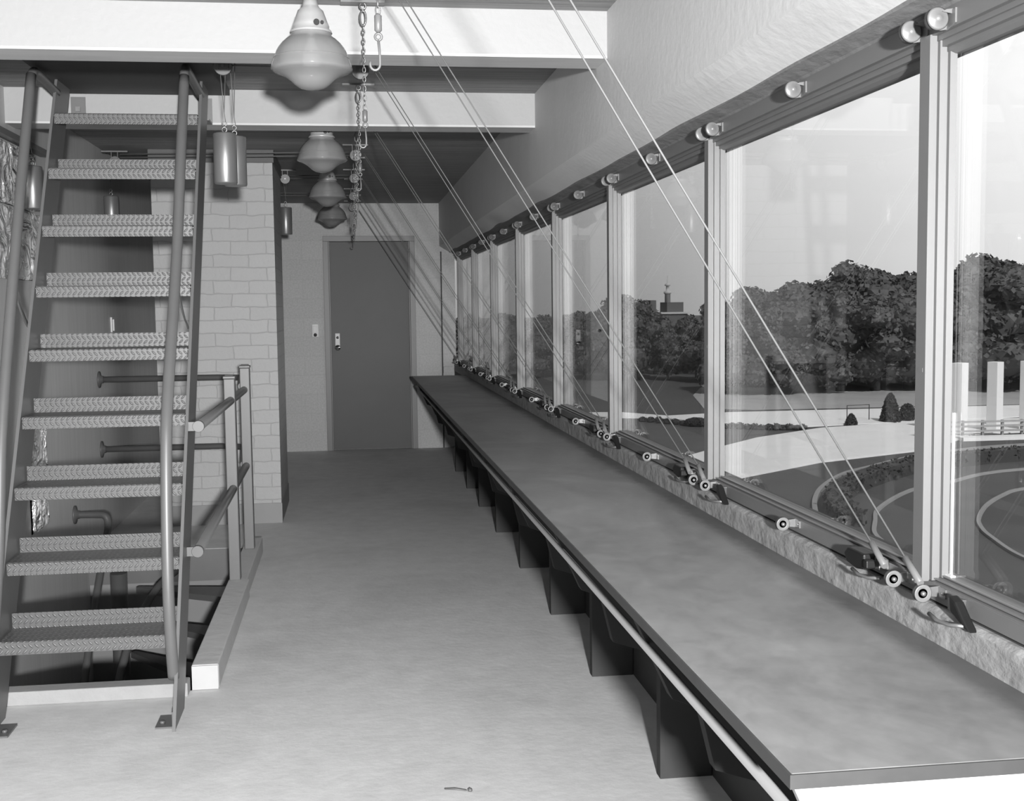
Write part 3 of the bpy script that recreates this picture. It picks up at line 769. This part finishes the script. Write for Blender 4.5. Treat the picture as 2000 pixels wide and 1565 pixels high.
MB().lathe([(.018, -.012), (.018, -.032), (0, -.034)], (-.331, YB, 1.222), 12, 'y').build('switch_knob', M_dark, sw)

# foil on the left wall
def foil(y0, y1, z0, z1, label, seed):
    b = MB(); nx, nz = 46, 40; V = []
    for j in range(nz + 1):
        rw = []
        for i in range(nx + 1):
            y = y0 + (y1 - y0) * i / nx; z = z0 + (z1 - z0) * j / nz
            d = .025 * abs(noise.noise(Vector((y * 6, z * 3.0, seed)))) + .018 * abs(noise.noise(Vector((y * 15, z * 7, seed + 3))))
            if i in (0, nx) or j in (0, nz): d = .002
            rw.append(b.bm.verts.new((XL + .006 + d, y, z + .02 * noise.noise(Vector((y * 5, seed, j // 20))))))
        V.append(rw)
    for j in range(nz):
        for i in range(nx): b.bm.faces.new((V[j][i], V[j][i + 1], V[j + 1][i + 1], V[j + 1][i]))
    back = [b.bm.verts.new((XL, y, z)) for y, z in ((y0, z0), (y1, z0), (y1, z1), (y0, z1))]
    b.bm.faces.new(back)
    o = b.build('foil_sheet', M_foil, origin=(XL, (y0 + y1) / 2, z0))
    tag(o, label, 'foil sheet', 'crumpled foil on the left wall')
foil(5.5, 6.62, 2.02, 2.32, 'crumpled shiny foil at the top left corner of the panelling', 1.0)
foil(5.5, 6.78, 1.66, 2.01, 'crumpled shiny foil just below the upper foil sheet', 5.0)
foil(6.30, 6.62, .36, .92, 'narrow crumpled foil low on the wall behind the left ladder side', 9.0)
struct(MB().box(XL, XL + .05, 5.3, 6.8, 2.33, 2.36).build('trim_10', M_frame), 'pale ledge above the foil on the left wall', 'trim')

# small debris on the floor
tag(MB().tube([(.268, 3.60, .005), (.30, 3.592, .006), (.335, 3.58, .004)], [.002, .003, .002], 6).lathe([(0, 0), (.007, .003), (.007, .009), (0, .013)], (.345, 3.575, 0), 8).build('debris', M_wire, origin=(.30, 3.59, 0)), 'tiny dark twig of debris on the bare floor', 'debris')

# ------------------------------------------------------------------ outside
GZ = -5.5
def ground_poly(name, pts, z, m, label, cat='ground'):
    b = MB(); f = b.bm.faces.new([b.bm.verts.new((x, y, z)) for x, y in pts])
    g = bmesh.ops.extrude_face_region(b.bm, geom=[f])
    bmesh.ops.translate(b.bm, verts=[v_ for v_ in g['geom'] if isinstance(v_, bmesh.types.BMVert)], vec=(0, 0, -.3))
    return struct(b.build(name, m), label, cat)
ground_poly('ground', [(1.4, -60), (400, -60), (400, 700), (-100, 700), (-100, 16), (1.4, 16)], GZ, M_grass, 'mown grass grounds outside the windows')
ground_poly('meadow', [(23.5, 77), (26.3, 75.2), (60, 74.0), (110, 72), (110, 100), (32, 104), (26, 88)], GZ + .03, M_meadow, 'dry pale meadow in front of the tree line')
ground_poly('gravel_area', [(16.0, 72.0), (19.2, 70.8), (21.4, 65.9), (25.0, 63.9), (32.4, 65.0), (40.0, 66.3), (80, 62), (80, 72), (44.9, 73.4), (37.2, 73.5), (30.5, 73.4), (24.3, 73.5), (19.7, 72.2), (17.4, 75.4), (14, 76)], GZ + .06, M_gravel, 'bright gravel strip before the meadow')
ground_poly('path', [(14.3, 50.0), (14.8, 52.0), (15.4, 52.7), (17.5, 55.2), (20.8, 58.9), (25.8, 62.7), (32.8, 64.8), (37.2, 65.3), (60, 62), (60, 55.5), (35.4, 58.5), (32.2, 58.0), (28.6, 54.2), (26.0, 52.1), (20.3, 49.4), (15.5, 45.7), (14.1, 44.6), (11.7, 43.1), (11.0, 46)], GZ + .09, M_gravel, 'broad pale path crossing the grounds', 'path')
def ribbon(pts, wd, z0, z1, m, name, label, cat='kerb', kind='structure', leafy=0):
    P = smooth([(x, y, z0) for x, y in pts], 6); b = MB(); R = []
    for i, p in enumerate(P):
        d = (P[min(i + 1, len(P) - 1)] - P[max(i - 1, 0)]).normalized(); n = Vector((-d.y, d.x, 0)) * wd / 2
        R.append([b.bm.verts.new(q) for q in (p - n, p + n, p + n + Vector((0, 0, z1 - z0)), p - n + Vector((0, 0, z1 - z0)))])
    for A, B in zip(R, R[1:]):
        for k in range(4): b.bm.faces.new((A[k], A[(k + 1) % 4], B[(k + 1) % 4], B[k]))
    b.bm.faces.new(R[0]); b.bm.faces.new(R[-1][::-1])
    if leafy:
        rnd = random.Random(3)
        for i in range(leafy):
            p = rnd.choice(P) + Vector((rnd.uniform(-.4, .4), rnd.uniform(-.4, .4), rnd.uniform(.1, z1 - z0 + .04)))
            leafquad(b.bm, p, .09, rnd)
    o = b.build(name, m, origin=P[len(P) // 2])
    tag(o, label, cat, None, kind)
    return o
def leafquad(bm, p, s, rnd, nrm=None):
    d = Vector((rnd.gauss(0, 1), rnd.gauss(0, 1), rnd.gauss(0, 1))).normalized()
    if nrm is not None: d = (d * .8 + nrm).normalized()
    a = d.orthogonal().normalized(); a.rotate(Matrix.Rotation(rnd.uniform(0, 6.28), 3, d)); c = d.cross(a)
    a *= s * rnd.uniform(.6, 1.2); c *= s * rnd.uniform(.4, .9)
    bm.faces.new([bm.verts.new(p + q) for q in (-a, -c, a, c)])
ribbon([(60, 50), (42, 53.5), (32.0, 53.0), (27.3, 51.4), (25.0, 50.1), (21.7, 47.3), (19.7, 45.5), (17.6, 42.5), (16.2, 39.8), (15.2, 37.3), (14.5, 35.2), (13.8, 32.1), (14.5, 26)], .17, GZ, GZ + .13, M_kerb, 'ring_kerb', 'outermost pale kerb curving round the grass, with a hedge inside')
ribbon([(60, 43), (40, 46.5), (27.6, 45.5), (22.7, 42.7), (20.8, 41.5), (19.1, 39.7), (17.4, 37.4), (16.5, 35.6), (15.6, 33.7), (15.2, 32.2), (14.7, 30.1), (15.2, 25)], .13, GZ, GZ + .09, M_kerb, 'ring_kerb', 'middle pale kerb curving through the grass')
ribbon([(45, 42.5), (33, 42.6), (28, 41.9), (24.6, 40.7), (23.1, 39.5), (21.4, 37.6), (19.9, 35.4), (19.1, 33.8), (18.6, 32.3), (18.0, 29.7), (18.2, 27.4), (20, 23)], .13, GZ, GZ + .08, M_kerb, 'ring_kerb', 'innermost pale kerb loop at the right edge')
ribbon([(45, 49.5), (36, 50.2), (29.3, 48.5), (24.9, 47.1), (22.9, 46.0), (19.9, 43.3), (17.4, 40.3), (16.0, 37.3), (15.4, 35.0)], .75, GZ, GZ + .55, M_leafd, 'hedge', 'low dark hedge following the outermost curved kerb', 'hedge', 'thing', leafy=5000)

rnd = random.Random(11)
def make_tree(h, w_, seed, leaf=.26, nleaf=5200):
    rnd = random.Random(seed)
    b = MB(); blobs = []
    nb = 26
    for i in range(nb):
        a = rnd.uniform(0, 2 * PI); t = rnd.random()
        z = h * (.20 + .72 * t)
        rad = w_ * .5 * math.sin(PI * min(1, .28 + .68 * t)) ** .7 * rnd.uniform(.45, 1)
        blobs.append((Vector((rad * math.cos(a), rad * math.sin(a), z)), rnd.uniform(.13, .22) * w_ * (1.1 - .35 * t)))
    blobs.append((Vector((0, 0, h * .55)), w_ * .33)); blobs.append((Vector((0, 0, h * .8)), w_ * .24))
    cr = bmesh.new()
    for c, r in blobs:
        g = bmesh.ops.create_icosphere(cr, subdivisions=2, radius=r * .86, matrix=Matrix.Translation(c))
        for v_ in g['verts']:
            d = v_.co - c
            v_.co = c + d * (1 + .35 * noise.noise(v_.co * 1.3 + Vector((seed, 0, 0))))
            v_.co.z = c.z + (v_.co.z - c.z) * .8
    for i in range(nleaf):
        c, r = rnd.choice(blobs)
        d = Vector((rnd.gauss(0, 1), rnd.gauss(0, 1), rnd.gauss(0, 1))).normalized()
        p = c + Vector((d.x, d.y, d.z * .85)) * r * rnd.uniform(.82, 1.12)
        leafquad(cr, p, leaf, rnd, d)
    crown = MB(); crown.bm.free(); crown.bm = cr
    tr = MB().tube([(0, 0, -.2), (.05, 0, h * .2), (0, .1, h * .45), (.1, 0, h * .7)], [w_ * .05, w_ * .035, w_ * .028, w_ * .012], 9)
    for i in range(5):
        a = 2 * PI * i / 5 + rnd.random()
        tr.tube([(0, 0, h * (.22 + .05 * i)), (math.cos(a) * w_ * .2, math.sin(a) * w_ * .2, h * (.42 + .06 * i)), (math.cos(a) * w_ * .34, math.sin(a) * w_ * .34, h * (.5 + .06 * i))], [w_ * .02, w_ * .012, w_ * .005], 6)
    r = empty('tree', (0, 0, 0), 'x', 'tree', 'trees of the tree line')
    crown.build('crown', M_leaf, r); tr.build('trunk', M_bark, r)
    return r
protos = [make_tree(10, 8.5, 21), make_tree(10, 7.5, 42), make_tree(10, 9.5, 63)]
PANES = [(.13, 'far left end of the window row'), (.20, 'small distant panes'), (.255, 'fifth pane from the right edge'), (.315, 'fourth pane from the right edge'), (.50, 'large pane with the cords'), (.9, 'rightmost pane')]
def pane(r):
    for t, n in PANES:
        if r < t: return n
    return PANES[-1][1]
def top_profile(r):
    """tree-top height above ground over the distance, from the skyline"""
    P = [(.08, -.006), (.14, -.006), (.19, -.004), (.225, .010), (.255, .012), (.262, -.010), (.30, -.010), (.315, .006), (.335, .008), (.35, .016), (.375, .010), (.388, .024), (.41, .030), (.45, .034), (.48, .030), (.51, .028), (.55, .032), (.60, .043), (.8, .05)]
    for (a, x), (c, y) in zip(P, P[1:]):
        if r <= c: return x + (y - x) * (r - a) / (c - a)
    return .05
used = [False] * 3
cnt = 0
NTH = ['rightmost', 'second', 'third', 'fourth', 'fifth', 'sixth', 'seventh', 'eighth', 'ninth', 'tenth', 'eleventh', 'twelfth', 'thirteenth', 'fourteenth', 'fifteenth', 'sixteenth', 'seventeenth', 'eighteenth', 'nineteenth', 'twentieth', 'twenty-first', 'twenty-second', 'twenty-third', 'twenty-fourth', 'twenty-fifth', 'twenty-sixth', 'twenty-seventh', 'twenty-eighth']
for rowi, (D0, step, mul) in enumerate(((90, .031, .90), (99, .033, .98), (112, .040, .97))):
    r = .68 - .011 * rowi; nth = 0
    while r > .09:
        far = r < .30
        D = D0 + (26 if r < .21 else 18 if far else 0) + rnd.uniform(-3, 3)
        x = r * D
        H = (7.0 + top_profile(r) * D * 1.02) * mul * rnd.uniform(.90, 1.03)
        i = cnt % 3
        where = ['front', 'middle', 'back'][rowi]
        lab = ('rightmost leafy tree' if nth == 0 else '%s leafy tree from the right' % NTH[nth]) + ' in the %s row of the tree line' % where
        if not used[i]: o = protos[i]; used[i] = True
        else: o = copy_tree(protos[i])
        o.location = (x, D, GZ); s = H / 10.0
        wd = rnd.uniform(.95, 1.2) * (1.0 if H > 8 else .85)
        o.scale = (s * wd, s * wd, s); o.rotation_euler = (0, 0, rnd.uniform(0, 6.28)); o['label'] = lab
        cnt += 1; nth += 1
        r -= step * rnd.uniform(.8, 1.15)
def shrub(name, x, y, h, w_, shape, label, group=None, n=700, leaf=.10):
    rnd2 = random.Random(int(x * 100)); b = MB()
    for i in range(n):
        t = rnd2.random() ** .8; a = rnd2.uniform(0, 2 * PI)
        rr = (w_ / 2) * ((1 - t) ** .55 if shape == 'cone' else math.sqrt(max(0, 1 - (t * 1.6 - .6) ** 2))) * rnd2.uniform(.85, 1.08)
        leafquad(b.bm, Vector((x + rr * math.cos(a), y + rr * math.sin(a), GZ + .05 + h * t)), leaf, rnd2)
    prof = [(w_ / 2 * .9 * ((1 - t) ** .55 if shape == 'cone' else math.sqrt(max(0, 1 - (t * 1.6 - .6) ** 2))), h * t) for t in (0, .2, .4, .6, .8, .93)] + [(0, h)]
    b.lathe(prof, (x, y, GZ), 14)
    tag(b.build(name, M_leafd, origin=(x, y, GZ)), label, 'shrub', group)
shrub('conifer', 31.1, 65.3, 1.62, 1.15, 'cone', 'large dark rounded conifer beside the pale path', n=1800)
shrub('conifer', 28.2, 64.1, .62, .72, 'cone', 'small dark conical shrub left of the large conifer', n=700, leaf=.07)
shrub('shrub', 32.3, 65.6, .95, .85, 'ball', 'ragged shrub right behind the large conifer')
shrub('shrub', 19.7, 66.0, .42, 1.3, 'ball', 'dense dark clump at the left end of the low shrub row', n=900, leaf=.07)
for i in range(22):
    t = i / 21
    x = 17.4 + 7.3 * t; y = 70 - 6.9 * t + 1.6 * math.sin(t * PI) * -1
    shrub('low_shrub', x, y - .6, .22 + .12 * ((i * 7) % 5) / 5, .5, 'ball', 'one of the low dark shrubs planted in a row along the gravel', 'low shrubs along the gravel edge', n=90, leaf=.06)
# pylons
for i, (x, y) in enumerate(((31.8, 58.7), (33.95, 59.0), (36.0, 59.3))):
    c, s = math.cos(math.radians(28)), math.sin(math.radians(28)); hw = .30
    pts = [(x + c * a - s * bb, y + s * a + c * bb) for a, bb in ((-hw, -hw), (hw, -hw), (hw, hw), (-hw, hw))]
    tag(MB().prism(pts, 'z', GZ, -1.75).build('pylon', M_pylon, origin=(x, y, GZ), bevel=.02), ['leftmost tall white square pylon outside', 'second tall white square pylon from the left', 'tall white square pylon at the right edge'][i], 'pylon', 'white pylons outside')
fn = empty('fence', (30, 57.2, GZ), 'low grey rail fence in front of the white pylons', 'fence')
for k in range(9):
    x = 29.0 + 1.1 * k
    MB().box(x - .06, x + .06, 57.15 + .02 * k, 57.27 + .02 * k, GZ, GZ + .85).build('fence_post', M_kerb, fn)
for z in (.30, .55, .78):
    MB().box(28.8, 38.2, 57.18, 57.24, GZ + z - .05, GZ + z + .05).build('fence_rail', M_meadow, fn)
struct(MB().box(30.3, 48, 55.5, 56.3, GZ, GZ + .18).build('kerb_slab', M_pylon), 'white slab edge in front of the fence', 'kerb')
f2 = empty('goal_frame', (29.6, 66.5, GZ), 'thin pale frame fence beside the large conifer', 'fence')
MB().tube([(28.9, 66.3, GZ), (28.9, 66.3, GZ + .95), (30.4, 66.6, GZ + .95), (30.4, 66.6, GZ)], .03, 6).build('frame', M_bark, f2)
# distant buildings
bl = empty('building', (72, 262, GZ), 'distant low building with pale roof edge above the trees', 'building')
MB().box(66.8, 75.6, 260, 270, GZ, -.7).build('body', M_bldd, bl)
MB().box(66.4, 75.9, 259.6, 270.4, -.7, -.3).build('roof_edge', M_bldw, bl)
MB().box(71.4, 75.2, 262, 268, -.3, 1.9).build('upper_block', M_bldd, bl)
MB().box(67.6, 68.9, 262, 265, -.3, 2.4).build('chimney', M_bldd, bl)
tw = empty('tower', (71, 300, GZ), 'slender pale spire on the distant skyline', 'tower')
MB().lathe([(.8, 0), (.75, 9.6), (1.0, 9.7), (1.0, 10.2), (.45, 10.4), (.4, 11.6), (.75, 11.7), (.7, 12.1), (.2, 12.4), (.1, 14.2), (0, 14.4)], (81.9, 300, GZ), 12).build('spire', M_bldw, tw)
